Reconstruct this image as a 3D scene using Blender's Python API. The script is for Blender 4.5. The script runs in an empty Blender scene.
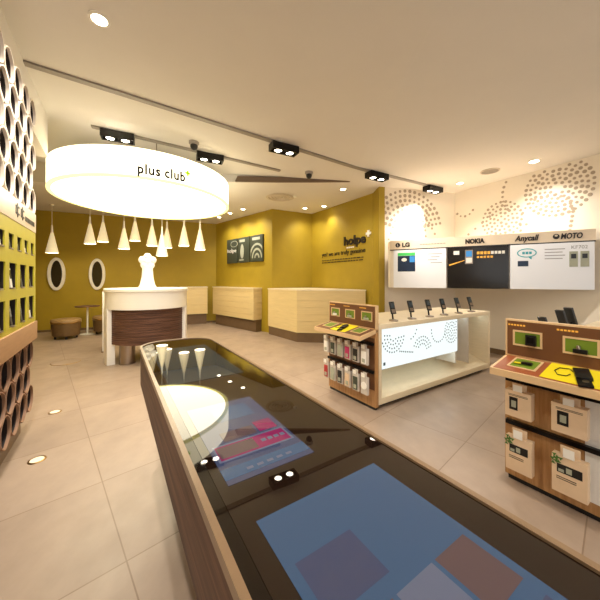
import bpy, bmesh, math, random
from mathutils import Vector, Matrix
random.seed(7)
PI = math.pi
SC = bpy.context.scene
COL = SC.collection
HC = 1.45            # eye height
FP = 287.0           # focal length in pixels of a 600 px frame
HZ = 3.38            # ceiling height
TH = math.atan2(.544, .839)
A = Vector((-.544, .839)); B = Vector((.839, .544))

# ------------------------------------------------------------------ helpers
def lin(c):
    return tuple(((v/255)/12.92 if v/255 <= .04045 else ((v/255+.055)/1.055)**2.4) for v in c)

def st(s, t):                     # shop axes -> world plan
    v = B*s + A*t
    return (v.x, v.y)

class MB:
    def __init__(s): s.bm = bmesh.new(); s.mi = 0
    def _face(s, vs):
        try:
            f = s.bm.faces.new(vs); f.material_index = s.mi; f.smooth = True; return f
        except ValueError: return None
    def box(s, x0, x1, y0, y1, z0, z1, bev=0, M=None):
        bm = bmesh.new(); bmesh.ops.create_cube(bm, size=1)
        bmesh.ops.scale(bm, vec=(x1-x0, y1-y0, z1-z0), verts=bm.verts)
        bmesh.ops.translate(bm, vec=((x0+x1)/2, (y0+y1)/2, (z0+z1)/2), verts=bm.verts)
        if bev: bmesh.ops.bevel(bm, geom=bm.edges[:], offset=bev, segments=2, affect='EDGES', profile=.7)
        if M is not None: bmesh.ops.transform(bm, matrix=M, verts=bm.verts)
        s.merge(bm); return s
    def merge(s, bm):
        vm = {v: s.bm.verts.new(v.co) for v in bm.verts}
        for f in bm.faces: s._face([vm[v] for v in f.verts])
        bm.free()
    def prism(s, poly, z0, z1, M=None):
        M = M or Matrix()
        lo = [s.bm.verts.new(M @ Vector((x, y, z0))) for x, y in poly]
        hi = [s.bm.verts.new(M @ Vector((x, y, z1))) for x, y in poly]
        s._face(lo[::-1]); s._face(hi); n = len(poly)
        for i in range(n): s._face([lo[i], lo[(i+1) % n], hi[(i+1) % n], hi[i]])
        return s
    def ringprism(s, outer, inner, z0, z1, M=None):
        M = M or Matrix(); n = len(outer)
        f = lambda p, z: [s.bm.verts.new(M @ Vector((x, y, z))) for x, y in p]
        ol, oh, il, ih = f(outer, z0), f(outer, z1), f(inner, z0), f(inner, z1)
        for i in range(n):
            j = (i+1) % n
            s._face([ol[i], ol[j], oh[j], oh[i]]); s._face([il[j], il[i], ih[i], ih[j]])
            s._face([oh[i], oh[j], ih[j], ih[i]]); s._face([ol[j], ol[i], il[i], il[j]])
        return s
    def lathe(s, prof, seg=32, c=(0, 0, 0), M=None, sx=1, sy=1):
        M = M or Matrix(); c = Vector(c); rows = []
        for r, z in prof:
            if r < 1e-6: rows.append([s.bm.verts.new(M @ (c+Vector((0, 0, z))))])
            else: rows.append([s.bm.verts.new(M @ (c+Vector((sx*r*math.cos(2*PI*i/seg), sy*r*math.sin(2*PI*i/seg), z)))) for i in range(seg)])
        for a, b in zip(rows, rows[1:]):
            for i in range(seg):
                j = (i+1) % seg
                if len(a) == 1 and len(b) == 1: continue
                if len(a) == 1: s._face([a[0], b[j], b[i]])
                elif len(b) == 1: s._face([a[i], a[j], b[0]])
                else: s._face([a[i], a[j], b[j], b[i]])
        return s
    def tube(s, pts, r, seg=8):
        pts = [Vector(p) for p in pts]; rows = []
        for i, p in enumerate(pts):
            d = (pts[min(i+1, len(pts)-1)]-pts[max(i-1, 0)]).normalized()
            u = d.orthogonal().normalized() if i == 0 else (rows_u - d*rows_u.dot(d)).normalized()
            rows_u = u; w = d.cross(u)
            rows.append([s.bm.verts.new(p+u*r*math.cos(2*PI*k/seg)+w*r*math.sin(2*PI*k/seg)) for k in range(seg)])
        for a, b in zip(rows, rows[1:]):
            for k in range(seg): s._face([a[k], a[(k+1) % seg], b[(k+1) % seg], b[k]])
        s._face(rows[0][::-1]); s._face(rows[-1]); return s
    def quad(s, *p):
        s._face([s.bm.verts.new(Vector(q)) for q in p]); return s
    def m(s, i): s.mi = i; return s
    def build(s, name, mats, parent=None, loc=(0, 0, 0), rz=0, recalc=True):
        if recalc: bmesh.ops.recalc_face_normals(s.bm, faces=s.bm.faces)
        for e in s.bm.edges:
            if len(e.link_faces) == 2 and e.calc_face_angle(0) > .6: e.smooth = False
        me = bpy.data.meshes.new(name); s.bm.to_mesh(me); s.bm.free()
        for m_ in (mats if isinstance(mats, (list, tuple)) else [mats]): me.materials.append(m_)
        o = bpy.data.objects.new(name, me); COL.objects.link(o)
        o.location = loc; o.rotation_euler = (0, 0, rz)
        if parent: o.parent = parent
        return o

def tag(o, label, cat, group=None, kind=None):
    if label: o['label'] = label
    if cat: o['category'] = cat
    if group: o['group'] = group
    if kind: o['kind'] = kind
    return o
def empty(name, loc=(0, 0, 0), rz=0, label=None, cat=None, group=None):
    o = bpy.data.objects.new(name, None); COL.objects.link(o); o.empty_display_size = .1
    o.location = loc; o.rotation_euler = (0, 0, rz)
    return tag(o, label, cat, group)
def struct(o, label=None):
    o['kind'] = 'structure'
    if label: o['label'] = label; 
    return o
def copy_tree(o, parent=None):
    c = o.copy(); COL.objects.link(c)
    if parent: c.parent = parent
    for ch in list(o.children): copy_tree(ch, c)
    return c
def plane_M(o, d):                # frame standing on a vertical surface: x along d, y up, z out of it
    d = Vector((d[0], d[1])).normalized()
    return Matrix(((d.x, 0, d.y, o[0]), (d.y, 0, -d.x, o[1]), (0, 1, 0, o[2]), (0, 0, 0, 1)))
def text_mesh(body, size, extrude=.004, shear=0, bold=0, space=1):
    cu = bpy.data.curves.new('lettering', 'FONT'); cu.body = body; cu.size = size; cu.extrude = extrude
    cu.shear = shear; cu.space_character = space; cu.offset = bold; cu.resolution_u = 3
    o = bpy.data.objects.new('lettering', cu); COL.objects.link(o)
    bpy.context.view_layer.update()
    dg = bpy.context.evaluated_depsgraph_get()
    me = bpy.data.meshes.new_from_object(o.evaluated_get(dg))
    bpy.data.objects.remove(o); bpy.data.curves.remove(cu)
    return me
def text(body, size, M, mat, parent=None, name='lettering', extrude=.004, width=None, align='C', shear=0, bold=0, warp=None, space=1):
    me = text_mesh(body, size, extrude, shear, bold, space)
    xs = [v.co.x for v in me.vertices]; x0, x1 = min(xs), max(xs)
    k = width/(x1-x0) if width else 1
    off = {'C': (x0+x1)/2, 'L': x0, 'R': x1}[align]
    for v in me.vertices:
        q = Vector(((v.co.x-off)*k, v.co.y, v.co.z))
        v.co = warp(q) if warp else M @ q
    me.materials.clear(); me.materials.append(mat)
    o = bpy.data.objects.new(name, me); COL.objects.link(o)
    if parent: o.parent = parent
    return o

# ---------------------------------------------------------------- materials
def mat(name, c, rough=.5, metal=0, noise=0, scale=8, emit=0, ec=None, spec=.5, coat=0, stretch=(1, 1, 1), bump=0, c2=None):
    m = bpy.data.materials.new(name); m.use_nodes = True
    nt = m.node_tree; b = nt.nodes['Principled BSDF']; N = nt.nodes.new; L = nt.links.new
    c = lin(c) if max(c) > 1 else c
    b.inputs['Base Color'].default_value = (*c, 1)
    b.inputs['Roughness'].default_value = rough; b.inputs['Metallic'].default_value = metal
    b.inputs['Specular IOR Level'].default_value = spec; b.inputs['Coat Weight'].default_value = coat
    if emit:
        e = ec or c; e = lin(e) if max(e) > 1 else e
        b.inputs['Emission Color'].default_value = (*e, 1); b.inputs['Emission Strength'].default_value = emit
    if noise or c2:
        tc = N('ShaderNodeTexCoord'); mp = N('ShaderNodeMapping'); mp.inputs['Scale'].default_value = stretch
        nz = N('ShaderNodeTexNoise'); nz.inputs['Scale'].default_value = scale; nz.inputs['Detail'].default_value = 5
        nz.inputs['Roughness'].default_value = .65
        L(tc.outputs['Object'], mp.inputs['Vector']); L(mp.outputs['Vector'], nz.inputs['Vector'])
        rp = N('ShaderNodeValToRGB'); rp.color_ramp.elements[0].position = .3; rp.color_ramp.elements[1].position = .7
        d = (lin(c2) if max(c2) > 1 else c2) if c2 else tuple(v*(1-noise) for v in c)
        rp.color_ramp.elements[0].color = (*d, 1); rp.color_ramp.elements[1].color = (*c, 1)
        L(nz.outputs['Fac'], rp.inputs['Fac']); L(rp.outputs['Color'], b.inputs['Base Color'])
        if bump:
            bp = N('ShaderNodeBump'); bp.inputs['Strength'].default_value = bump; bp.inputs['Distance'].default_value = .01
            L(nz.outputs['Fac'], bp.inputs['Height']); L(bp.outputs['Normal'], b.inputs['Normal'])
    return m
M = {}
M['olive'] = mat('olive paint', (168, 142, 29), .62, noise=.10, scale=3)
M['ceil'] = mat('ceiling paint', (226, 220, 211), .8, noise=.03, scale=2)
M['cream'] = mat('cream wall', (232, 222, 205), .6, noise=.03, scale=2)
M['creamwood'] = mat('pale veneer panel', (226, 202, 148), .45, noise=.12, scale=3, stretch=(1, 1, 14))
M['base'] = mat('brown skirting', (112, 88, 62), .45, noise=.2, scale=6)
M['dot'] = mat('taupe dot', (168, 152, 132), .5, noise=.1)
M['fascia'] = mat('beige sign board', (234, 216, 190), .4, noise=.08, scale=4, stretch=(3, 3, 20))
M['darkwood'] = mat('dark zebra wood', (124, 90, 72), .5, spec=.2, c2=(56, 38, 32), scale=2.2, stretch=(.8, .8, 22))
M['edge'] = mat('bronze wood edge', (150, 122, 92), .3, noise=.2, scale=5)
M['oak'] = mat('oak veneer', (196, 150, 98), .42, c2=(160, 114, 66), scale=3, stretch=(14, 14, 1.0))
M['oakedge'] = mat('pale oak edge', (226, 190, 142), .4, noise=.15, scale=5)
M['ivory'] = mat('ivory oak', (236, 220, 188), .35, noise=.1, scale=3, stretch=(2, 2, 12))
M['oak2'] = mat('tan oak band', (182, 142, 102), .45, noise=.15, scale=3, stretch=(2, 2, 14))
M['brown'] = mat('brown panel', (112, 72, 42), .4, noise=.12, scale=5)
M['terracotta'] = mat('terracotta panel', (160, 88, 52), .4, noise=.1, scale=5)
M['white'] = mat('white lacquer', (240, 236, 226), .35, noise=.02)
M['black'] = mat('black plastic', (18, 17, 17), .35, noise=.2)
M['blackmetal'] = mat('black metal', (26, 23, 22), .35, metal=.6, noise=.2)
M['steel'] = mat('brushed steel', (170, 155, 140), .28, metal=1, noise=.15, scale=6, stretch=(1, 1, 30))
M['grey'] = mat('grey track', (150, 140, 128), .5, noise=.1)
M['ink'] = mat('dark lettering', (34, 24, 18), .4, noise=.1)
M['inkgrey'] = mat('grey lettering', (150, 146, 142), .5, noise=.1)
M['yellow'] = mat('yellow card', (236, 214, 24), .5, noise=.05)
M['lime'] = mat('olive lime green', (112, 136, 34), .5, noise=.15)
M['limelit'] = mat('lit lime mark', (170, 220, 30), .5, emit=.5)
M['yellowgreen'] = mat('yellow green display', (188, 176, 40), .45, noise=.1)
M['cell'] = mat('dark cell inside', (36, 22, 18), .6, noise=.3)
M['latticew'] = mat('off white lattice', (240, 226, 208), .5, noise=.08)
M['latticeb'] = mat('brown card lattice', (160, 122, 94), .6, noise=.2)
M['glasstop'] = mat('dark glass', (30, 18, 12), .015, spec=.75)
M['glassrim'] = mat('smoked glass border', (24, 17, 12), .03, spec=.45)
M['leather'] = mat('brown leather', (106, 80, 46), .5, noise=.2, scale=20)
M['tanleather'] = mat('tan leather', (160, 128, 82), .5, noise=.15, scale=20)
M['mirror'] = mat('dark mirror', (34, 28, 26), .06, spec=.8)
M['ring'] = mat('lit ring shell', (255, 240, 190), .5, emit=2.2, ec=(1, .91, .64))
M['ringdisc'] = mat('lit diffuser', (255, 245, 210), .5, emit=5, ec=(1, .90, .66))
M['ringtrim'] = mat('yellow glow trim', (240, 230, 110), .4, emit=1.0, ec=(1, .93, .40))
M['lamp'] = mat('pendant glass', (250, 238, 205), .4, emit=.22, ec=(1, .85, .55))
M['bulb'] = mat('lit bulb', (255, 245, 225), .4, emit=14, ec=(1, .86, .62))
M['led'] = mat('lit spot lens', (255, 250, 240), .4, emit=18, ec=(1, .88, .68))
M['uplens'] = mat('lit floor lens', (228, 208, 172), .4, emit=.3, ec=(1, .93, .75))
M['brass'] = mat('brass rim', (176, 140, 84), .3, metal=1, noise=.15)
M['lightbox'] = mat('backlit panel', (120, 130, 132), .4, emit=.62, ec=(.88, .985, 1.0))
M['strip'] = mat('lit strip', (220, 240, 245), .4, emit=3.5, ec=(.85, .98, 1))
M['pdot'] = mat('grey panel dot', (70, 88, 96), .5, noise=.1)
M['poster'] = mat('backlit white poster', (222, 222, 224), .35, emit=.08, ec=(.95, .97, 1))
M['posterblack'] = mat('black poster', (22, 18, 16), .25, noise=.1)
M['green'] = mat('green print', (70, 190, 90), .5, emit=.2)
M['navy'] = mat('navy print', (20, 44, 74), .4, noise=.1)
M['blue'] = mat('blue print', (60, 140, 210), .4, noise=.1, emit=.15)
M['teal'] = mat('teal print', (60, 170, 180), .4, noise=.1)
M['gold'] = mat('gold print', (222, 160, 60), .4, noise=.1, emit=.3)
M['greyposter'] = mat('dark green grey poster', (64, 70, 56), .4, noise=.2, scale=3)
M['greyprint'] = mat('light grey print', (170, 172, 150), .4, noise=.1)
M['kraft'] = mat('pale kraft card', (226, 196, 160), .6, noise=.08)
M['clear'] = mat('clear pack', (214, 204, 190), .12, noise=.1)
M['red'] = mat('red case', (176, 44, 44), .4, noise=.1)
M['magenta'] = mat('magenta case', (190, 40, 100), .4, noise=.1)
M['plant'] = mat('green leaf print', (80, 120, 50), .5, noise=.2)
M['scr_off'] = mat('dim screen', (34, 42, 44), .02, spec=.8, noise=.15, emit=.03, ec=(.35, .5, .55))
M['scr_blue'] = mat('blue screen', (34, 42, 70), .02, spec=.8, emit=.075, ec=(.26, .34, .62), c2=(44, 46, 66), scale=9)
M['scr_sky'] = mat('sky blue screen', (34, 58, 86), .02, spec=.8, emit=.09, ec=(.20, .38, .66))
M['scr_mag'] = mat('magenta screen tile', (96, 18, 56), .02, spec=.8, emit=.12, ec=(.62, .05, .28))
M['scr_tan'] = mat('tan screen tile', (70, 54, 58), .02, spec=.8, emit=.06, ec=(.45, .30, .30))
M['scr_pale'] = mat('pale screen frame', (66, 72, 92), .02, spec=.8, emit=.09, ec=(.5, .55, .75))
M['cctv'] = mat('grey dome', (170, 160, 150), .3, noise=.1)
M['painted_shade'] = mat('taupe painted shade', (112, 92, 76), .7, noise=.1)
M['vent'] = mat('vent grille', (206, 194, 176), .5, noise=.05)

# floor: large stone-look tiles laid on the diagonal
fm = mat('stone floor', (174, 153, 134), .34, noise=.22, scale=3.2, stretch=(1, .6, 1))
nt = fm.node_tree; N = nt.nodes.new; L = nt.links.new; pb = nt.nodes['Principled BSDF']
tc = N('ShaderNodeTexCoord'); mp = N('ShaderNodeMapping'); mp.inputs['Rotation'].default_value = (0, 0, math.radians(-42)); mp.inputs['Location'].default_value = (.92, -.125, 0)
bk = N('ShaderNodeTexBrick'); bk.offset = 0; bk.inputs['Scale'].default_value = 1; bk.inputs['Brick Width'].default_value = 1.25
bk.inputs['Row Height'].default_value = .785; bk.inputs['Mortar Size'].default_value = .004; bk.inputs['Mortar Smooth'].default_value = .2
bk.inputs['Color1'].default_value = (1, 1, 1, 1); bk.inputs['Color2'].default_value = (.88, .87, .86, 1); bk.inputs['Mortar'].default_value = (.62, .56, .50, 1)
L(tc.outputs['Object'], mp.inputs['Vector']); L(mp.outputs['Vector'], bk.inputs['Vector'])
rp = [n for n in nt.nodes if n.type == 'VALTORGB'][0]
mx = N('ShaderNodeMix'); mx.data_type = 'RGBA'; mx.blend_type = 'MULTIPLY'; mx.inputs['Factor'].default_value = 1
L(rp.outputs['Color'], mx.inputs['A']); L(bk.outputs['Color'], mx.inputs['B']); L(mx.outputs['Result'], pb.inputs['Base Color'])
nz2 = N('ShaderNodeTexNoise'); nz2.inputs['Scale'].default_value = 6; nz2.inputs['Detail'].default_value = 6
mr = N('ShaderNodeMapRange'); mr.inputs['To Min'].default_value = .26; mr.inputs['To Max'].default_value = .5
L(tc.outputs['Object'], nz2.inputs['Vector']); L(nz2.outputs['Fac'], mr.inputs['Value']); L(mr.outputs['Result'], pb.inputs['Roughness'])
M['floor'] = fm
# panels scored with horizontal joints
def groove(m, pitch):
    nt = m.node_tree; N = nt.nodes.new; L = nt.links.new; pb = nt.nodes['Principled BSDF']
    g = N('ShaderNodeNewGeometry'); sx = N('ShaderNodeSeparateXYZ'); L(g.outputs['Position'], sx.inputs[0])
    a = N('ShaderNodeMath'); a.operation = 'DIVIDE'; a.inputs[1].default_value = pitch; L(sx.outputs['Z'], a.inputs[0])
    f = N('ShaderNodeMath'); f.operation = 'FRACT'; L(a.outputs[0], f.inputs[0])
    c = N('ShaderNodeMath'); c.operation = 'GREATER_THAN'; c.inputs[1].default_value = .07; L(f.outputs[0], c.inputs[0])
    bp = N('ShaderNodeBump'); bp.inputs['Distance'].default_value = .02; bp.inputs['Strength'].default_value = .8
    L(c.outputs[0], bp.inputs['Height']); L(bp.outputs['Normal'], pb.inputs['Normal'])
groove(M['creamwood'], .16)

# ------------------------------------------------------------------ setting
def ceil_z(x, y):
    return HZ + (max(0, .063*(1-x)) if y < 5.65 else 0)
def ray(px): return (px-299)/FP
def on_ceil(px, py):
    r = ray(px); k = (280-py)/FP
    Y = (HZ-HC)/k
    if Y < 5.65 and r*Y < 1:
        Y2 = (HZ-HC+.063)/(k+.063*r)
        if Y2 < 5.65: Y = Y2
    return Vector((r*Y, Y, ceil_z(r*Y, Y)))
def on_floor(px, py):
    Y = HC*FP/(py-280); return Vector((ray(px)*Y, Y, 0))

struct(MB().box(-13, 9, -4, 13, -.1, 0).build('floor', M['floor']))
mb = MB()
xs = (-13, 1, 9)
for x0, x1 in ((-13, 1), (1, 9)):
    mb.prism([(x0, -1.5), (x1, -1.5), (x1, 5.65), (x0, 5.65)], HZ, HZ+.9) if x0 == 1 else None
p = [(-13, HZ+.063*14), (1, HZ), (1, HZ+1.2), (-13, HZ+1.2)]
va = [mb.bm.verts.new((x, -1.5, z)) for x, z in p]; vb = [mb.bm.verts.new((x, 5.65, z)) for x, z in p]
mb._face(va); mb._face(vb[::-1])
for i in range(4): mb._face([va[i], vb[i], vb[(i+1) % 4], va[(i+1) % 4]])
mb.prism([(-13, 5.65), (9, 5.65), (9, 13), (-13, 13)], HZ, HZ+1.2)
struct(mb.build('ceiling', M['ceil']))

def wall(name, p, q, z0, z1, m, th=.12, extra=None):
    # the room lies to the right of p -> q; thickness goes to the left
    d = Vector((q[0]-p[0], q[1]-p[1])).normalized(); n = Vector((-d.y, d.x))*th
    mb = MB().prism([p, q, (q[0]+n.x, q[1]+n.y), (p[0]+n.x, p[1]+n.y)], z0, z1)
    ms = [m]
    if extra: ms.append(extra(mb, d))
    return struct(mb.build(name, ms))
LW0, LW1 = st(-1.1, -1.5), st(-1.1, 5.1)
W1a, W1b, W2b, W3b, W4b = (-10., 6.662), (-2.86, 9.9), (-.73, 7.8), (.38, 8.39), (1.64, 6.37)
D1, DC, D2 = (1.70, 5.965), (3.46, 6.37), (6.94, .29)
wall('wall_left', LW0, LW1, 0, 4.2, M['cream'])
wall('wall_far_left', LW1, W1a, 0, 4.3, M['olive'])
wall('wall_back', W1a, W1b, 0, HZ, M['olive'])
wall('wall_poster', W1b, W2b, 0, HZ, M['olive'])
wall('wall_alcove', W2b, W3b, 0, HZ, M['olive'])
wall('wall_sign', W3b, W4b, 0, HZ, M['olive'])
struct(MB().prism([W4b, (1.655, 5.93), (1.78, 5.955), (1.80, 6.37)], 0, HZ).build('wall_pillar', M['olive']))
def dots_on(centres_fn):
    def f(mb, d):
        mb.mi = 1
        for o, u, z, r in centres_fn():
            c = Vector((o[0]+d.x*u, o[1]+d.y*u)); Mx = plane_M((c.x, c.y, z), d)
            mb.lathe([(r, 0), (r, .004), (0, .004)], 10, M=Mx)
        mb.mi = 0
        return M['dot']
    return f
def disc_dots(o, u0, z0, radii, step, r, a0=0, a1=360):
    out = []
    for k, R in enumerate(radii):
        n = max(3, round(math.radians(a1-a0)*R/step))
        for i in range(n if a1-a0 >= 360 else n+1):
            an = math.radians(a0+(a1-a0)*i/n)+k*.4*(a1-a0 >= 360)
            u, z = u0+R*math.cos(an), z0+R*math.sin(an)
            if z < HZ-.03: out.append((o, u, z, r*(1+.15*math.sin(7*an+k))))
    return out
def arc_dots(o, pts, r=.028):
    return [(o, u, z, r) for u, z in pts]
def dw1():
    o = D1
    l = [q for q in disc_dots(o, .62, 2.52, (.42, .52, .62, .72, .82), .115, .034, 12, 168) if .06 < q[1] < 1.72]
    l += disc_dots(o, 2.1, 2.58, (1.05,), .13, .028, 128, 190)[3:]
    l += [(o, .18+.05*k, 2.30+.13*k, .02) for k in range(4)]
    l += [(o, 1.08+.07*k, 2.80-.115*k, .028) for k in range(5)]
    return [q for q in l if .05 < q[1] < 1.75]
def dw2():
    o = DC
    l = disc_dots(o, 1.78, 2.99, (.10, .17, .24, .31, .38, .45), .085, .026)
    l += disc_dots(o, .93, 2.62, (.06, .13, .20, .27, .34), .085, .024)
    l += disc_dots(o, 1.62, 2.55, (.36,), .095, .024, 10, 160)
    l += disc_dots(o, 1.45, 3.08, (.50,), .095, .024, 130, 215)
    l += disc_dots(o, .22, 3.02, (.20,), .11, .024, 215, 330)
    l += [(o, 1.98-.01*k, 2.56-.075*k, .026) for k in range(5)]
    l += [(o, .30+.14*k, 2.42+.10*k, .026) for k in range(4)]
    l += [(o, 1.25+.09*(k % 2), 2.46-.1*(k//2), .024) for k in range(3)]
    return [q for q in l if .05 < q[1] < 3.2 and q[2] > 2.2]
wall('wall_dotted_back', D1, DC, 0, HZ, M['cream'], extra=dots_on(dw1))
wall('wall_dotted_right', DC, D2, 0, HZ, M['cream'], extra=dots_on(dw2))
def base(name, p, q, h, m):
    d = Vector((q[0]-p[0], q[1]-p[1])).normalized(); n = Vector((d.y, -d.x))*.015
    struct(MB().prism([p, q, (q[0]+n.x, q[1]+n.y), (p[0]+n.x, p[1]+n.y)], 0, h).build(name, m))
base('baseboard_right', DC, D2, .10, M['base'])
base('baseboard_back', W1a, W1b, .06, M['base'])

# fixed joinery along the olive walls
def wall_cabinet(label, p, q, depth):
    d = Vector((q[0]-p[0], q[1]-p[1])); Ln = d.length; rz = math.atan2(d.y, d.x)
    e = empty('low_wall_cabinet', (p[0], p[1], 0), rz, label, 'cabinet', 'pale cabinets along the olive walls')
    MB().box(0, Ln, -depth, -.005, .34, 1.2, .006).build('cabinet_body', M['creamwood'], e)
    MB().box(.02, Ln-.02, -depth+.10, -.005, 0, .34).build('plinth', M['base'], e)
    MB().box(-.01, Ln+.01, -depth-.015, -.005, 1.2, 1.23, .005).build('worktop', M['ivory'], e)
    return e
dv = Vector((.91, .4146))
wall_cabinet('pale veneer cabinet on a brown plinth under the back wall, right of the reception desk', (W1b[0]-dv.x*1.15, W1b[1]-dv.y*1.15), (W1b[0]-dv.x*.32, W1b[1]-dv.y*.32), .30)
dv = Vector((.712, -.702))
wall_cabinet('pale veneer cabinet on a brown plinth below the three dark posters', (W1b[0]+dv.x*.32, W1b[1]+dv.y*.32), (W1b[0]+dv.x*2.55, W1b[1]+dv.y*2.55), .30)
e = empty('corner_cabinet', (.4, 7.2, 0), 0, 'pale grooved veneer corner counter with brown skirting below the dark wall lettering', 'cabinet')
poly = [(-.83, 7.72), (-.05, 6.7), (.55, 6.62), (1.5, 6.47), (.36, 8.3)]
loc = lambda P, k=1: [((x-.4)*k, (y-7.2)*k) for x, y in P]
MB().prism(loc(poly), .22, 1.2).build('cabinet_body', M['creamwood'], e)
MB().prism(loc(poly, .985), 0, .22).build('skirting', M['base'], e)
MB().prism(loc(poly, 1.01), 1.2, 1.23).build('worktop', M['ivory'], e)

# ---------------------------------------------------------- ring lamp
RC = Vector((-2.72, 5.2)); RR = 1.40; RZ0, RZ1 = 2.84, 3.25
ring = empty('ring_lamp', (RC.x, RC.y, RZ0), 0, 'huge glowing cream drum lamp hanging from the ceiling above the reception desk', 'ceiling lamp')
circ = lambda r, n=96: [(r*math.cos(2*PI*i/n), r*math.sin(2*PI*i/n)) for i in range(n)]
MB().ringprism(circ(RR), circ(RR-.05), .03, RZ1-RZ0).build('drum_shell', M['ring'], ring)
MB().ringprism(circ(RR+.004), circ(RR-.055), 0, .03).build('rim_trim', M['ringtrim'], ring)
MB().lathe([(0, .012), (RR-.055, .012), (RR-.055, .028), (0, .028)], 96).build('diffuser', M['ringdisc'], ring)
MB().lathe([(0, .36), (RR-.05, .36), (RR-.05, .38), (0, .38)], 96).build('top_cover', M['white'], ring)
for k in range(4):
    an = .6+k*PI/2; x, y = .9*math.cos(an), .9*math.sin(an)
    MB().tube([(x, y, .37), (x, y, ceil_z(RC.x+x, RC.y+y)-RZ0)], .008).build('suspension_rod', M['steel'], ring)
def warp(q):
    an = math.radians(-55.3)+q.x/RR; r = RR+.006+q.z
    return Vector((r*math.cos(an), r*math.sin(an), .065+q.y))
for word, w_, dx_ in (('plus', .28, -.17), ('club', .285, .1675)):
    text(word, .19, None, M['ink'], ring, width=w_, extrude=.004, bold=.006, space=1.12, warp=lambda q, d=dx_: warp(Vector((q.x+d, q.y, q.z))))
an = math.radians(-41); r = RR+.008
mb = MB(); Mx = plane_M((r*math.cos(an), r*math.sin(an), .20), (-math.sin(an), math.cos(an)))
mb.box(-.04, .04, -.014, .014, -.004, .004, M=Mx).box(-.014, .014, -.04, .04, -.0045, .0045, M=Mx)
mb.build('plus_mark', M['limelit'], ring)

def spot(parent, loc, target, watts, size=70, blend=1, col=(1, .93, .84), rad=.04):
    l = bpy.data.lights.new('spot_lamp', 'SPOT'); l.energy = watts; l.spot_size = math.radians(size); l.spot_blend = blend
    l.color = col; l.shadow_soft_size = rad
    o = bpy.data.objects.new('spot_lamp', l); COL.objects.link(o); o.parent = parent; o.location = loc
    d = Vector(target)-Vector(loc); o.rotation_euler = d.to_track_quat('-Z', 'Y').to_euler()
    return o

# ---------------------------------------------------------- pendants
def pendant_parts(e, drop):
    MB().lathe([(0, drop), (.045, drop), (.045, drop-.03), (0, drop-.03)], 16).build('ceiling_rose', M['white'], e)
    MB().tube([(0, 0, drop-.02), (0, 0, .70)], .006, 6).build('cord', M['white'], e)
    MB().lathe([(.012, .72), (.018, .70), (.024, .56), (.03, .52)], 16).build('lamp_neck', M['white'], e)
    MB().lathe([(.03, .52), (.132, .02), (.135, 0), (.128, 0), (.124, .02), (.024, .515)], 28).build('lamp_shade', M['lamp'], e)
    MB().lathe([(0, .012), (.12, .012), (.12, .022), (0, .022)], 24).build('bulb', M['bulb'], e)
PEND = [(52, 253, 7.35, 'leftmost white cone pendant, hanging alone at the left end of the cluster'),
        (90, 244, 7.5, 'second white cone pendant from the left, left one of a close pair'),
        (103, 242, 7.7, 'third white cone pendant from the left, right one of a close pair'),
        (124, 249, 7.3, 'low hung white cone pendant, fourth from the left'),
        (135, 241, 7.7, 'high hung white cone pendant, fifth from the left'),
        (152, 246, 7.4, 'white cone pendant sixth from the left, just left of the lowest one'),
        (162, 256, 7.0, 'lowest white cone pendant of the cluster, partly in front of another'),
        (167, 248, 7.8, 'white cone pendant half hidden behind the lowest one'),
        (184, 246, 7.5, 'second white cone pendant from the right end of the cluster'),
        (200, 250, 7.3, 'rightmost white cone pendant, nearest the three dark posters')]
for px, py, Y, lab in PEND:
    z = HC+(280-py)*Y/FP; x = ray(px)*Y
    e = empty('pendant_lamp', (x, Y, z), 0, lab, 'pendant lamp', 'white cone pendants in front of the olive wall')
    pendant_parts(e, HZ-z)

# ---------------------------------------------------------- ceiling fittings
def track(p0, p1, label, w=.075):
    p0, p1 = Vector(p0), Vector(p1); d = (p1-p0).normalized(); n = Vector((-d.y, d.x))*w/2
    mb = MB(); k = 24; rows = []
    for i in range(k+1):
        q = p0.lerp(p1, i/k)
        rows.append([mb.bm.verts.new((q.x+s*n.x, q.y+s*n.y, ceil_z(q.x, q.y)+dz)) for s, dz in ((-1, .0), (-1, -.02), (1, -.02), (1, .0))])
    for a, b in zip(rows, rows[1:]):
        for i in range(4): mb._face([a[i], a[(i+1) % 4], b[(i+1) % 4], b[i]])
    mb._face(rows[0]); mb._face(rows[-1][::-1])
    tag(mb.build('ceiling_track', M['grey']), label, 'lighting track', 'grey lighting tracks on the ceiling')
T1a, T1b = (-4.4, 1.917), (2.95, 6.013)
T2a, T2b = (-2.93, 4.05), (-.35, 5.27)
track(T1a, T1b, 'long grey ceiling track carrying three black twin spotlights')
track(T2a, T2b, 'shorter grey ceiling track above the glowing drum lamp')
def twin(px, T0, T1, label, aim, watts=30):
    T0, T1 = Vector(T0), Vector(T1); d = (T1-T0).normalized(); r = ray(px)
    u = (r*T0.y-T0.x)/(d.x-r*d.y); p = T0+d*u; z = ceil_z(p.x, p.y)-.02
    e = empty('twin_spotlight', (p.x, p.y, z), math.atan2(d.y, d.x), label, 'spotlight', 'black twin spotlights on the ceiling tracks')
    o = [(-.21, -.085), (.21, -.085), (.21, .085), (-.21, .085)]; i = [(-.19, -.065), (.19, -.065), (.19, .065), (-.19, .065)]
    MB().ringprism(o, i, -.10, 0).build('housing', M['blackmetal'], e)
    for s in (-1, 1):
        lh = MB().lathe([(.028, -.03), (.058, -.075), (.062, -.10), (.055, -.10), (.05, -.08)], 20, c=(s*.095, 0, 0)).build('lamp_head', M['blackmetal'], e)
        MB().lathe([(0, -.092), (.05, -.092), (.05, -.085), (0, -.085)], 20, c=(s*.095, 0, 0)).build('lens', M['led'], lh)
    ang = math.atan2(d.y, d.x); R = Matrix.Rotation(-ang, 3, 'Z')
    spot(e, (0, 0, -.14), R @ (Vector(aim)-Vector((p.x, p.y, z))), watts, 75)
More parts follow.
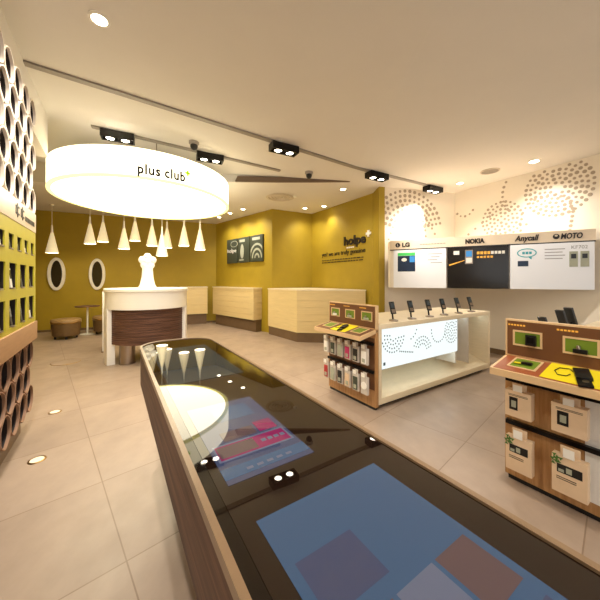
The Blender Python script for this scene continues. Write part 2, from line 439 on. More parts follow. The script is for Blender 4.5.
twin(118, T2a, T2b, 'black twin spotlight at the left start of the shorter track, above the drum lamp', (-2.5, 3.2, 0), 230)
twin(210, T2a, T2b, 'black twin spotlight on the shorter track, above the right rim of the drum lamp', (-.6, 4.6, 0), 110)
twin(284, T1a, T1b, 'largest black twin spotlight, nearest one on the long track', (-.9, 3.6, 0), 150)
twin(377, T1a, T1b, 'middle black twin spotlight of the long track, above the olive pillar', (3.0, 5.05, 1.75), 210)
twin(433, T1a, T1b, 'farthest black twin spotlight on the long track, beside the dotted wall', (2.15, 6.1, 2.3), 170)
def downlight(px, py, label, watts, size=120, aim=None, r=.055, xyz=None):
    p = xyz or on_ceil(px, py)
    e = empty('downlight', p, 0, label, 'downlight', 'small round recessed downlights in the ceiling')
    MB().lathe([(r, 0), (r+.022, 0), (r+.022, -.008), (r, -.012)], 24).build('trim_ring', M['white'], e)
    MB().lathe([(0, -.004), (r, -.004), (r, -.009), (0, -.009)], 20).build('lens', M['led'], e)
    a = Vector(aim)-Vector(p) if aim else Vector((0, 0, -3))
    spot(e, (0, 0, -.04), a, watts, size)
downlight(219, 217, 'small downlight near the corner above the posters, leftmost of three', 40, aim=(-2.2, 9.3, 1.6))
downlight(230, 213, 'small downlight above the posters, middle of three', 55, aim=(-1.6, 8.7, 1.9))
downlight(243, 209, 'small downlight above the posters, rightmost of three', 55, aim=(-1.1, 8.2, 1.8))
downlight(305, 208, 'small downlight in front of the alcove wall, left of a pair', 40, aim=(.3, 8.2, 1.7))
downlight(324, 206, 'small downlight in front of the alcove wall, right of a pair', 45, aim=(.6, 7.3, .8))
downlight(343, 189, 'faint small downlight near the olive pillar', 40, aim=(1.1, 6.4, 0))
downlight(460, 183, 'bright downlight near the inner corner of the dotted walls', 60, aim=(2.9, 5.2, 1.4))
downlight(534, 161, 'bright downlight close to the right dotted wall', 75, aim=(4.0, 4.8, 1.6), r=.065)
downlight(0, 0, 'added downlight over the left display shelves', 150, xyz=Vector((-1.6, 2.3, ceil_z(-1.6, 2.3))), aim=(-2.1, 2.9, .6))  # from here on, unseen downlights added to light the foreground
downlight(0, 0, 'added downlight over the right accessory display', 80, xyz=Vector((1.0, 1.7, HZ)), aim=(1.7, 1.9, .5))
downlight(0, 0, 'added downlight over the glass table', 50, xyz=Vector((1.1, .2, HZ)), aim=(1.0, 2.0, 0))
downlight(0, 0, 'added downlight over the aisle by the shop entrance', 150, xyz=Vector((-1.0, .9, ceil_z(-1, .9))), aim=(-1.3, 2.6, 0))
for px, py, lab in ((194, 142, 'grey dome camera on the ceiling above the drum lamp'), (309, 172, 'grey dome camera on the ceiling near the shadow line')):
    p = on_ceil(px, py)
    e = empty('dome_camera', p, 0, lab, 'camera', 'dome cameras on the ceiling')
    MB().lathe([(0, 0), (.075, 0), (.075, -.03), (.06, -.045), (0, -.045)], 24).build('mount', M['cctv'], e)
    MB().lathe([(.05, -.045), (.055, -.07), (.045, -.10), (.02, -.122), (0, -.126)], 24).build('dome', M['black'], e)
p = on_ceil(280, 197)
e = empty('round_vent', p, 0, 'round ceiling air vent above the alcove', 'vent')
MB().lathe([(.30, 0), (.33, -.012), (.27, -.02), (.25, 0)], 40).build('outer_ring', M['vent'], e)
for k, r in enumerate((.20, .13)):
    MB().lathe([(r+.02, 0), (r+.03, -.012), (r-.02, -.02), (r-.03, 0)], 40).build('louvre_ring', M['vent'], e)
MB().lathe([(.07, 0), (.07, -.015), (0, -.018)], 24).build('hub', M['vent'], e)
p = on_ceil(490, 171)
e = empty('ceiling_speaker', p, 0, 'flat round grey ceiling speaker near the right dotted wall', 'speaker')
MB().lathe([(.13, 0), (.15, 0), (.15, -.01), (.13, -.014)], 32).build('rim', M['vent'], e)
MB().lathe([(0, -.004), (.13, -.004), (.13, -.01), (0, -.01)], 32).build('grille', M['grey'], e)
p = on_ceil(295, 196)
tag(MB().lathe([(0, 0), (.045, 0), (.045, -.02), (.03, -.035), (0, -.035)], 18).build('smoke_detector', M['white'], loc=p), 'tiny white smoke detector beside the round vent', 'detector')
mb = MB(); a_, b_ = (-1.35, 5.64), (1.0, 5.64)  # lens strip coloured dark to paint in the shade at the ceiling step
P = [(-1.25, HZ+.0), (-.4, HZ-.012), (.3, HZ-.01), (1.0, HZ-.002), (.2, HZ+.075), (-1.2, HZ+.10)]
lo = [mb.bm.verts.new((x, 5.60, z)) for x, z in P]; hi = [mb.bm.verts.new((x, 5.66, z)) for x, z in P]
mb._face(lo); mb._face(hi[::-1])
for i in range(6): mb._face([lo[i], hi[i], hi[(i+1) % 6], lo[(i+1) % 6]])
struct(mb.build('step_shade', M['painted_shade']), 'taupe strip painting the shade along the ceiling step')
# soffit above the left shelves
struct(MB().prism([st(-1.1, -1.4), st(-.74, -1.4), st(-.74, 5.1), st(-1.1, 5.1)], 3.1, 4.1).build('trim_1', M['ceil']), 'soffit above the left display shelves')

# ---------------------------------------------------------- touch table
TX0, TX1, TY0, TY1 = .166, .714, -.3, 2.60
tcx = (TX0+TX1)/2
o2 = st(tcx, 1.2)
tab = empty('touch_table', (o2[0], o2[1], 0), TH, 'long dark glass topped touch table with rounded end and zebra wood sides', 'table')
def rr(x0, x1, y0, y1, r, n=12):
    pts = []
    for cx, cy, a0 in ((x1-r, y1-r, 0), (x0+r, y1-r, 90), (x0+r, y0+r, 180), (x1-r, y0+r, 270)):
        for i in range(n+1):
            an = math.radians(a0+90*i/n); pts.append((cx+r*math.cos(an), cy+r*math.sin(an)))
    return pts
hx = (TX1-TX0)/2; y0, y1 = TY0-1.2, TY1-1.2
MB().ringprism(rr(-hx+.004, hx-.004, y0+.004, y1-.004, .19), rr(-hx+.03, hx-.03, y0+.03, y1-.03, .17), .68, .935).build('apron', M['darkwood'], tab)
MB().ringprism(rr(-hx, hx, y0, y1, .195), rr(-hx+.016, hx-.016, y0+.016, y1-.016, .18), .925, .952).build('edge_rail', M['edge'], tab)
MB().prism(rr(-hx+.016, hx-.016, y0+.016, y1-.016, .18), .925, .9455).build('glass_border', M['glassrim'], tab)
MB().prism([(-hx+.045, y0+.05), (hx-.02, y0+.05), (hx-.02, y1-.2), (hx-.09, y1-.09), (hx-.2, y1-.03), (-hx+.2, y1-.03), (-hx+.09, y1-.09), (-hx+.045, y1-.2)], .9455, .947).build('glass_top', M['glasstop'], tab)
MB().prism(rr(-hx+.03, hx-.03, y0+.03, y1-.03, .16), .68, .70).build('bottom_panel', M['darkwood'], tab)
MB().prism(rr(-.07, .07, y0+.4, y1-.45, .06), .0, .68).build('plinth', M['darkwood'], tab)
S = lambda s: s-tcx; T = lambda t: t-1.2
g = .9472
def scr(name, s0, s1, t0, t1, m, dz=0): return MB().box(S(s0), S(s1), T(t0), T(t1), g+dz, g+dz+.0006)
mb = MB().m(0); mb.box(S(.236), S(.494), T(.68), T(1.157), g, g+.0005)
mb.m(1).box(S(.245), S(.485), T(.775), T(.86), g, g+.0009)
mb.m(2).box(S(.252), S(.478), T(.782), T(.852), g, g+.0012)
mb.m(3).box(S(.255), S(.37), T(.79), T(.846), g, g+.0015)
mb.m(3).box(S(.29), S(.40), T(.87), T(.925), g, g+.0010)
mb.m(2).box(S(.41), S(.475), T(.87), T(.94), g, g+.0010)
mb.m(4).box(S(.236), S(.494), T(.70), T(.745), g, g+.0008)
mb.m(4).box(S(.31), S(.45), T(1.0), T(1.11), g, g+.0007)
mb.m(1)
for k in range(5): mb.box(S(.30+.03*k), S(.318+.03*k), T(.712), T(.722), g, g+.0011)
for k in range(4): mb.box(S(.39+.022*k), S(.405+.022*k), T(.81), T(.825), g, g+.0016)
mb.build('middle_screen', [M['scr_blue'], M['scr_pale'], M['scr_mag'], M['scr_tan'], M['scr_sky']], tab)
MB().box(S(.222), S(.60), T(1.475), T(2.28), g, g+.0005).build('far_screen', M['scr_off'], tab)
mb = MB().box(S(.25), S(.60), T(.08), T(.55), g, g+.0005)
mb.m(1).box(S(.27), S(.58), T(.10), T(.17), g, g+.0009)
for k in range(3): mb.m(2 + k % 2).box(S(.275+.105*k), S(.37+.105*k), T(.20), T(.30), g, g+.0008)
mb.m(1).box(S(.27), S(.40), T(.33), T(.43), g, g+.0007)
mb.build('near_screen', [M['scr_sky'], M['scr_blue'], M['scr_tan'], M['scr_pale']], tab)

# ---------------------------------------------------------- reception desk
cx, cy = -2.84, 5.4
rec = empty('reception_desk', (cx, cy, 0), 0, 'round reception desk with white top band and dark ribbed wood drum', 'reception desk')
MB().ringprism(circ(.68, 64), circ(.60, 64), .95, 1.27).build('white_band', M['white'], rec)
MB().lathe([(0, 1.24), (.69, 1.24), (.70, 1.25), (.70, 1.29), (.69, 1.30), (0, 1.30)], 64).build('counter_top', M['white'], rec)
mb = MB(); prof = [(0, .35), (.615, .35)]
z = .35
while z < .94:
    prof += [(.625, z+.004), (.625, z+.028), (.617, z+.032)]; z += .035
prof += [(.61, .96), (0, .96)]
mb.lathe(prof, 64).build('wood_drum', M['darkwood'], rec)
for an, w in ((-135, .24), (12, .16), (150, .16), (75, .16)):
    Mx = Matrix.Rotation(math.radians(an), 4, 'Z')
    MB().box(.56, .68, -w/2, w/2, 0, .96, .01, M=Mx).build('leg', M['white'], rec)
for an in (-112, -40, 100):
    a_ = math.radians(an)
    MB().lathe([(.0, 0), (.13, 0), (.13, .02), (.12, .03), (.12, .36), (0, .36)], 28, c=(.42*math.cos(a_), .42*math.sin(a_), 0)).build('steel_column', M['steel'], rec)
# white ornament on the desk
orn = empty('clover_ornament', (-2.86, 5.42, 1.30), math.radians(28), 'white clover headed ornament standing on the reception desk', 'ornament')
mb = MB().lathe([(0, 0), (.15, 0), (.155, .02), (.13, .06), (.10, .2), (.09, .36), (.10, .42), (0, .45)], 28)
mb.build('stem', M['white'], orn)
mb = MB()
for an in (90, 18, 162, 234, 306):
    a_ = math.radians(an); mb.lathe([(0, -.07), (.04, -.063), (.065, -.03), (.072, 0), (.065, .03), (.04, .063), (0, .07)], 18, c=(.085*math.cos(a_), 0, .50+.085*math.sin(a_)))
mb.lathe([(0, -.08), (.06, -.06), (.085, 0), (.06, .06), (0, .08)], 18, c=(0, 0, .50))
mb.build('clover_head', M['white'], orn)
# white standing panel behind the left of the desk
p = on_floor(107.5, 350)
e = empty('white_panel', (p.x, p.y, 0), math.radians(30), 'narrow white upright panel behind the left side of the reception desk', 'panel')
MB().box(-.075, .075, -.2, .2, .02, 1.22, .01).build('upright', M['white'], e)
MB().box(-.09, .09, -.22, .22, 0, .02, .004).build('foot', M['steel'], e)

# ---------------------------------------------------------- stools, little table, oval mirrors
def stool(x, y, label, r=.30):
    e = empty('round_stool', (x, y, 0), .3, label, 'stool', 'round leather stools by the back wall')
    MB().lathe([(0, .07), (r*.86, .07), (r*.92, .09), (r*.98, .30), (r, .40), (0, .40)], 36).build('drum', M['leather'], e)
    MB().lathe([(0, .40), (r*.98, .40), (r*1.02, .415), (r*1.02, .45), (r*.96, .48), (r*.7, .49), (0, .492)], 36).build('cushion', M['tanleather'], e)
    MB().lathe([(r*1.0, .385), (r*1.03, .395), (r*1.03, .41), (r*1.0, .42)], 36).build('piping', M['brass'], e)
    for k in range(4):
        a_ = k*PI/2+.4; MB().lathe([(0, 0), (.022, 0), (.028, .08), (0, .08)], 12, c=(r*.7*math.cos(a_), r*.7*math.sin(a_), 0)).build('foot', M['black'], e)
stool(-5.80, 7.15, 'round brown leather stool with tan cushion, left one, standing clear')
stool(-5.28, 7.85, 'round brown leather stool half hidden behind the white panel')
e = empty('pedestal_table', (-5.69, 7.72, 0), 0, 'small round table on a thin white leg between the two stools', 'table')
MB().lathe([(0, .73), (.27, .73), (.28, .74), (.28, .755), (0, .757)], 32).build('table_top', M['darkwood'], e)
MB().tube([(0, 0, .015), (0, 0, .735)], .022, 12).build('leg', M['white'], e)
MB().lathe([(0, 0), (.17, 0), (.17, .008), (.03, .02), (0, .02)], 28).build('foot_plate', M['white'], e)
for px, lab in ((57, 'oval white framed dark mirror on the olive back wall, left one above the clear stool'), (97.5, 'oval white framed dark mirror on the olive back wall, right one nearer the reception desk')):
    r = ray(px); Y = 11.197/(1-.4535*r); d = Vector((.91, .4146))
    x, y = r*Y, Y
    e = empty('oval_mirror', (x+.002*.41, y-.006, 1.18), math.atan2(.4146, .91), lab, 'mirror', 'oval mirrors on the back wall')
    Mx = Matrix(((1, 0, 0, 0), (0, 0, -1, 0), (0, 1, 0, .44), (0, 0, 0, 1)))
    el = lambda a, b: [(a*math.cos(2*PI*i/40), b*math.sin(2*PI*i/40)) for i in range(40)]
    MB().ringprism(el(.20, .46), el(.13, .38), 0, .05, M=Mx).build('frame', M['white'], e)
    MB().prism(el(.135, .385), .005, .02, M=Mx).build('mirror_glass', M['mirror'], e)

# ---------------------------------------------------------- wall graphics
dv = Vector((.712, -.702))
wrz = math.atan2(dv.y, dv.x)
for k, (u0, lab) in enumerate(((.78, 'dark green grey poster with one white line of writing, left of three'), (1.42, 'dark green grey poster with rounded shapes, middle of three'), (2.06, 'dark green grey poster with pale rings, right of three'))):
    w, z0, z1 = .58, 1.98, 2.74
    e = empty('wall_poster_board', (W1b[0]+dv.x*u0, W1b[1]+dv.y*u0, z0), wrz, lab, 'poster', 'dark posters on the olive wall')
    MB().box(0, w, -.05, -.003, 0, z1-z0, .004).build('board', M['greyposter'], e)
    mb = MB()
    Mx = plane_M((0, -.051, 0), (1, 0))
    if k == 0:
        text('holpe', .17, plane_M((w/2, -.052, .34), (1, 0)), M['white'], e, width=.5, extrude=.002)
        mb.ringprism([(.42+.2*math.cos(i*PI/16), .6+.2*math.sin(i*PI/16)*.5) for i in range(32)], [(.42+.17*math.cos(i*PI/16), .6+.17*math.sin(i*PI/16)*.5) for i in range(32)], 0, .002, M=Mx)
    elif k == 1:
        mb.prism([(.08, .62), (.36, .62), (.36, .70), (.08, .70)], 0, .002, M=Mx)
        mb.prism([(.12+.16*math.cos(i*PI/12)*.6+.1, .34+.22*math.sin(i*PI/12)) for i in range(24)], 0, .002, M=Mx)
        mb.prism([(.08, .06), (.3, .06), (.3, .10), (.08, .10)], 0, .002, M=Mx)
    else:
        mb.prism([(.10, .62), (.46, .62), (.46, .70), (.10, .70)], 0, .002, M=Mx)
        for r in (.36, .24, .12):
            n = 20; a0 = 0; a1 = PI
            o = [(.32+r*math.cos(a0+(a1-a0)*i/n), .10+r*1.2*math.sin(a0+(a1-a0)*i/n)) for i in range(n+1)]
            i_ = [(.32+(r-.05)*math.cos(a0+(a1-a0)*i/n), .10+(r-.05)*1.2*math.sin(a0+(a1-a0)*i/n)) for i in range(n+1)]
            o = [(min(max(x, .01), .57), y) for x, y in o]; i_ = [(min(max(x, .01), .57), y) for x, y in i_]
            mb.prism(o+i_[::-1], 0, .002, M=Mx)
    mb.build('print', M['greyprint'], e)
dv = Vector((.529, -.849))
def on_w4(u, z, out=.006): return plane_M((W3b[0]+dv.x*u+dv.y*out, W3b[1]+dv.y*u-dv.x*out, z), dv)
let = empty('wall_sign_lettering', (W3b[0]+dv.x*1.8, W3b[1]+dv.y*1.8, 2.0), 0, 'dark brown raised wall sign with slogan lines on the olive wall', 'sign')
Ti = Matrix.Translation(-let.location)
text('holpe', .30, Ti @ on_w4(1.80, 2.31), M['ink'], let, width=.74, extrude=.02, bold=.008)
mb = MB(); Mx = Ti @ on_w4(2.26, 2.50)
mb.box(-.075, .075, -.028, .028, -.01, .016, M=Mx).box(-.028, .028, -.075, .075, -.01, .017, M=Mx).build('plus_mark', M['white'], let)
mb = MB()
for k in range(4): mb.box(1.52+.07*k-1.5, 1.57+.07*k-1.5, -.018, .018, -.004, .006, M=Ti @ on_w4(1.5, 2.245))
mb.build('small_mark', M['white'], let)
text('yes! we are truly genuine', .16, Ti @ on_w4(1.32, 2.09), M['ink'], let, width=1.66, extrude=.006)
mb = MB()
for r in range(2):
    u = .5
    while u < 2.1:
        w = random.uniform(.05, .14); mb.box(u, u+w, -.011, .011, -.004, .004, M=Ti @ on_w4(0, 1.98-.06*r)); u += w+.03
mb.build('slogan_line', M['ink'], let)

# ---------------------------------------------------------- corner sign cabinet
F0 = Vector((1.82, 5.74)); Fd = Vector((.887, -.46)).normalized(); FL = 3.02
frz = math.atan2(Fd.y, Fd.x)
cab = empty('corner_sign_cabinet', (F0.x, F0.y, 1.3), frz, 'beige wall hung corner cabinet with phone maker names along its top board', 'sign cabinet')
def inv(p):
    v = Vector((p[0]-F0.x, p[1]-F0.y)); return (v.dot(Fd), -(v.x*Fd.y-v.y*Fd.x)*-1)
def to_l(p):
    v = Vector((p[0]-F0.x, p[1]-F0.y)); n = Vector((-Fd.y, Fd.x)); return (v.dot(Fd), v.dot(n))
c_, d1 = to_l(DC), to_l(D1)
en = to_l((DC[0]+.497*1.93, DC[1]-.868*1.93))
body = [(0, .03), (FL, .03), (en[0]-.03, en[1]-.02), (c_[0]-.01, c_[1]-.03), (d1[0]+.15, d1[1]-.0)]
MB().prism(body, 0, .75).build('cabinet_body', M['cream'], cab)
MB().prism([(0, .0), (FL, 0), (FL, .03), (0, .03)], .755, .93).build('sign_board', M['fascia'], cab)
MB().prism(body, .755, .925).build('cabinet_top', M['fascia'], cab)
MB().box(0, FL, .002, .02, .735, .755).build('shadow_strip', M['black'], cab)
fz = .80
FM = lambda u, z, out=.002: plane_M((u, -out, z), (1, 0))
text('LG', .11, FM(.30, fz), M['ink'], cab, width=.14, bold=.006)
text('NOKIA', .11, FM(1.45, fz), M['ink'], cab, width=.29, bold=.006)
text('Anycall', .125, FM(2.18, fz), M['ink'], cab, width=.32, shear=.25, bold=.004)
text('MOTO', .12, FM(2.74, fz), M['ink'], cab, width=.26, shear=.2, bold=.004)
mb = MB(); n = 24
mb.prism([(.045*math.cos(i*2*PI/n), .045*math.sin(i*2*PI/n)) for i in range(n)], 0, .004, M=FM(.15, fz+.037))
mb.build('round_emblem', M['ink'], cab); mb = MB()
mb.ringprism([(.042*math.cos(i*2*PI/n), .042*math.sin(i*2*PI/n)) for i in range(n)], [(.02*math.cos(i*2*PI/n), .014+.016*math.sin(i*2*PI/n)) for i in range(n)], 0, .004, M=FM(2.555, fz+.04))
mb.build('round_emblem', M['ink'], cab)
mb = MB().prism([(-.012, -.02), (.012, -.02), (.012, -.012), (-.004, -.012), (-.004, .025), (-.012, .025)], .004, .006, M=FM(.15, fz+.037))
mb.build('emblem_face', M['white'], cab)
mb = MB()
for k in range(9): mb.box(.55+.05*k, .588+.05*k, -.006, .006, 0, .003, M=FM(0, fz+.03))
mb.build('small_print', M['inkgrey'], cab)
def poster(u0, u1, z0, z1, m, label):
    x, y = F0.x+Fd.x*u0, F0.y+Fd.y*u0
    e = empty('lightbox_poster', (x, y, z0), frz, label, 'poster', 'posters below the sign board')
    MB().box(0, u1-u0, -.012, .028, 0, z1-z0, .003).build('panel', m, e)
    return e
PM = lambda u, z, out=.0125: plane_M((u, -out, z), (1, 0))
PT = 2.035
e = poster(.07, 1.0, 1.3, PT, M['poster'], 'white poster with green bar and navy picture, leftmost under the sign board'); H = PT-1.3
mb = MB(); mb.m(0).box(.08, .40, H-.11, H-.055, 0, .002, M=PM(0, 0)); mb.m(1).box(.08, .40, H-.42, H-.115, 0, .002, M=PM(0, 0))
mb.m(2).box(.30, .395, H-.24, H-.125, 0, .003, M=PM(0, 0)); mb.m(3).prism([(.2+.05*math.cos(i*PI/12), H-.19+.035*math.sin(i*PI/12)) for i in range(24)], 0, .003, M=PM(0, 0))
mb.m(4)
for r in range(4): mb.box(.62+.05*(r % 2), .86-.04*(r % 3), H-.10-.055*r, H-.09-.055*r, 0, .002, M=PM(0, 0))
mb.build('print', [M['green'], M['navy'], M['blue'], M['white'], M['inkgrey']], e)
e = poster(1.02, 1.94, 1.3, PT, M['posterblack'], 'black poster with gold writing and a phone, middle one under the sign board')
mb = MB(); mb.m(0).box(.10, .19, H-.13, H-.06, 0, .002, M=PM(0, 0))
mb.m(3).box(.28, .40, H-.30, H-.05, 0, .004, M=PM(0, 0)); mb.m(2).box(.295, .385, H-.17, H-.07, 0, .005, M=PM(0, 0)); mb.m(0).box(.295, .385, H-.28, H-.19, 0, .005, M=PM(0, 0))
for k in range(8): mb.m(1 if k < 4 else 0).box(.46+.052*k, .50+.052*k, H-.135, H-.085, 0, .002, M=PM(0, 0))
for k in range(5): mb.m(1).box(.46+.05*k, .495+.05*k, H-.20, H-.165, 0, .002, M=PM(0, 0))
mb.m(1).prism([(.03, H-.33), (.27, H-.24), (.27, H-.23), (.03, H-.30)], 0, .002, M=PM(0, 0))
mb.build('print', [M['white'], M['gold'], M['blue'], M['steel']], e)
e = poster(1.96, 3.0, 1.3, PT, M['poster'], 'white poster with teal speech bubble and two phones, rightmost under the sign board')
mb = MB(); n = 24
mb.m(0).ringprism([(.22+.13*math.cos(i*2*PI/n), H-.14+.075*math.sin(i*2*PI/n)) for i in range(n)], [(.22+.115*math.cos(i*2*PI/n), H-.14+.06*math.sin(i*2*PI/n)) for i in range(n)], 0, .002, M=PM(0, 0))
mb.prism([(.24, H-.21), (.29, H-.21), (.28, H-.25)], 0, .002, M=PM(0, 0))
for k in range(3): mb.box(.16+.045*k, .195+.045*k, H-.16, H-.12, 0, .002, M=PM(0, 0))
mb.m(1)
for r in range(4): mb.box(.45, .70-.03*(r % 2), H-.10-.05*r, H-.088-.05*r, 0, .002, M=PM(0, 0))
mb.m(2).box(.10, .24, H-.36, H-.27, 0, .003, M=PM(0, 0))
for x in (.80, .93): mb.m(3).box(x-.05, x+.05, H-.38, H-.14, 0, .006, M=PM(0, 0)); mb.m(4).box(x-.03, x+.03, H-.25, H-.18, 0, .007, M=PM(0, 0))
mb.build('print', [M['teal'], M['inkgrey'], M['navy'], M['greyprint'], M['black']], e)
text('KF702', .075, PM(.87, H-.10), M['inkgrey'], e, name='print_lettering', extrude=.001, width=.19)

# ---------------------------------------------------------- phone islands
def island(o, Ln, dep, label, lit=True):
    e = empty('island_counter', (o[0], o[1], 0), TH, label, 'display counter', 'phone island counters')
    hz = .95
    MB().box(0, Ln, 0, dep, hz-.055, hz, .004).build('counter_top', M['ivory'], e)
    MB().box(0, .05, 0, dep, .05, hz-.055, .004).build('end_panel', M['ivory'], e)
    MB().box(Ln-.05, Ln, 0, dep, .05, hz-.055, .004).build('end_panel', M['ivory'], e)
    MB().box(.05, Ln-.05, 0, dep, .05, .12, .004).build('bottom_board', M['ivory'], e)
    MB().prism([(0, .12), (.12, .12), (.42, .30), (.42, .34), (0, .34)][0:0] or [(.06, .12), (.42, .12), (.42, .27)], .05, Ln-.05, M=Matrix(((0, 0, 1, 0), (1, 0, 0, 0), (0, 1, 0, 0), (0, 0, 0, 1)))).build('sloped_shelf', M['ivory'], e)
    MB().box(.05, Ln-.05, .42, .45, .12, hz-.055).build('back_panel', M['ivory'], e)
    MB().box(.06, Ln-.12, .06, dep-.06, 0, .05).build('plinth', M['black'], e)
    MB().box(1.66, 1.685, .05, .42, .25, hz-.055).build('divider', M['white'], e)
    MB().box(2.02, 2.04, .05, .42, .20, hz-.055).build('glass_fin', M['clear'], e)
    MB().box(.052, 1.65, .022, .04, .43, hz-.055).build('panel_frame', M['grey'], e)
    mb = MB().box(.052, 1.65, .014, .022, .435, hz-.06); mb.mi = 1; P0 = plane_M((0, .0138, 0), (1, 0))
    def dd(u, z, r=.0105): mb.lathe([(r, 0), (r, .001), (0, .001)], 8, M=P0 @ Matrix.Translation((u, z, 0)))
    for cu, cz, radii, a0, a1 in ((.26, .80, (.06, .105, .15, .195), 175, 365), (1.5, .74, (.03, .075, .12, .165), 0, 360), (.82, .54, (.10, .145, .19), 15, 165), (1.18, .78, (.16,), 175, 365), (.55, .88, (.16,), 285, 360)):
        for R in radii:
            n = max(4, int(math.radians(a1-a0)*R/.042))
            for i in range(n):
                an = math.radians(a0+(a1-a0)*i/n); u, z = cu+R*math.cos(an), cz+R*math.sin(an)
                if .07 < u < 1.63 and .45 < z < .88: dd(u, z)
    for k in range(8): dd(.38+.035*k, .60-.006*k)
    mb.box(.09, .125, .475, .51, 0, .001, M=P0)
    MB().box(.06, 1.64, .06, .10, .435, .445).build('added_glow_strip', M['strip'], e)  # unseen glowing strip added to brighten the sloped shelf
    MB().box(1.72, Ln-.08, .10, .13, hz-.067, hz-.056).build('added_glow_strip', M['strip'], e)  # unseen glowing strip added to brighten the open bay
    mb.build('light_panel', [M['lightbox'], M['pdot']], e)
    return e
I1 = (.89, 3.20); I1L = 2.6; DEP = .82
isl = island(I1, I1L, DEP, 'ivory phone island with a glowing dotted panel, in the middle of the shop')
I2 = (2.016, 1.467)
isl2 = island(I2, I1L, DEP, 'ivory phone island behind the right accessory display, reaching out of the picture')

def phone_parts(e, folded=False):
    MB().lathe([(0, 0), (.045, 0), (.048, .006), (.046, .014), (.02, .02), (0, .02)], 24).build('stand_base', M['black'] if folded else M['steel'], e)
    MB().tube([(0, .012, .015), (0, .022, .06), (0, .018, .095)], .009, 8).build('stand_stem', M['blackmetal'], e)
    R = Matrix.Translation((0, 0, .075)) @ Matrix.Rotation(math.radians(-22), 4, 'X')
    b = MB().box(-.028, .028, -.009, .009, 0, .135, .005, M=R).build('phone_body', M['black'], e)
    MB().box(-.022, .022, -.0105, -.0085, .062, .122, M=R).build('phone_screen', M['scr_off'], b)
    MB().box(-.020, .020, -.0102, -.0088, .012, .05, M=R).build('phone_keypad', M['steel'], b)
def phone(O, s, t, label, group, rz=0, k=1.0):
    p = Vector(O)+B*s+A*t
    e = empty('display_phone', (p.x, p.y, .95), TH+rz, label, 'phone', group); e.scale = (k, k, k)
    phone_parts(e)
nm = ['first phone on a stand from the left on the island with the glowing panel', 'second phone on a stand from the left on the island with the glowing panel', 'third phone on a stand from the left on the island with the glowing panel',
      'fourth phone on a stand from the left on the island with the glowing panel', 'fifth phone on a stand from the left on the island with the glowing panel', 'rightmost phone on a stand on the island with the glowing panel']
for s, l in zip((.375, .73, 1.115, 1.46, 1.847, 2.22), nm): phone(I1, s, .10, l, 'phones on the middle island', -.35, 1.15)
for s, l, k in ((.38, 'black phone on a stand behind the right display, leftmost and barely showing', 1.05), (.80, 'black phone on a stand behind the right display, middle of three', 1.2), (1.03, 'black phone on a stand behind the right display, rightmost of three', 1.25)):
    phone(I2, s, .70, l, 'phones on the right island', 1.2, k)

def accessory_display(O, label, left):
    # local x: out of the island's end is -x; local y runs along the face (0 = near corner)
    e = empty('accessory_display', (O[0], O[1], 0), TH, label, 'display stand', 'accessory displays on the island ends')
    W = DEP; x1 = -.002
    MB().box(-.05, x1, 0, W, .03, .90, .004).build('body_panel', M['oak'], e)
    MB().box(-.045, -.01, .02, W-.02, 0, .03).build('plinth', M['black'], e)
    if left: MB().box(-.053, -.0495, .015, W-.015, .22, .80).build('shade_backing', M['brown'], e)  # dark sheet put in for the shade below the tray
    # tray
    mb = MB(); tr = [(-.29, .80), (x1, .865), (x1, .905), (-.29, .845)]
    for y0, y1, nm_ in ((0, W, 'tray'),):
        lo = [mb.bm.verts.new((x, -.0, z)) for x, z in tr]; hi = [mb.bm.verts.new((x, W, z)) for x, z in tr]
        mb._face(lo); mb._face(hi[::-1])
        for i in range(4): mb._face([lo[i], hi[i], hi[(i+1) % 4], lo[(i+1) % 4]])
    mb.build('tray', M['oakedge'], e)
    sl = math.atan2(.06, .288)
    TM = Matrix.Translation((-.29, 0, .845)) @ Matrix.Rotation(-sl, 4, 'Y')   # x up the slope, y along, z out
    MB().box(.012, .282, .018, W-.018, -.002, .003, M=TM).build('tray_panel', M['terracotta'] if not left else M['brown'], e)
    # windows in tray, near far end
    def frame_window(x0, x1_, y0, y1, par, Mx, nm_='window_frame'):
        f = MB().ringprism([(x0, y0), (x1_, y0), (x1_, y1), (x0, y1)], [(x0+.012, y0+.012), (x1_-.012, y0+.012), (x1_-.012, y1-.012), (x0+.012, y1-.012)], .002, .007, M=Mx).build(nm_, M['oakedge'], par)
        MB().box(x0+.012, x1_-.012, y0+.012, y1-.012, .003, .0045, M=Mx).build('green_lining', M['lime'], f)
    frame_window(.07, .23, W-.235, W-.075, e, TM)
    if left: frame_window(.07, .23, .07, .23, e, TM)
    # upright with three framed windows
    UP = 1.165
    MB().box(-.045, -.004, 0, W, .90, UP, .003).build('upright', M['oakedge'], e)
    Mu = plane_M((-.0455, W, .905), (0, -1))
    MB().box(.014, W-.014, .004, UP-.905-.012, 0, .003, M=Mu).build('upright_panel', M['brown'], e)
    for c in (.135, .41, .685):
        frame_window(c-.085, c+.085, .075, .185, e, Mu)
        mb = MB(); Mq = Mu
        for k in range(6): mb.box(c-.115+.018*k, c-.102+.018*k, .215, .226, .003, .0042, M=Mq)
        mb.build('heading_print', M['gold'], e)
    for z in (.72, .41):
        rl = MB().box(-.085, -.05, .015, W-.015, z, z+.03, .003).build('hook_rail', M['blackmetal'], e)
    if not left: MB().box(-.0525, -.0495, .06, W-.43, .10, .78).build('white_insert', M['white'], e)
    return e
ad1 = accessory_display(I1, 'oak accessory display on the left end of the glowing island', True)
ad2 = accessory_display(I2, 'oak accessory display at the right edge, with kraft boxes on its hooks', False)

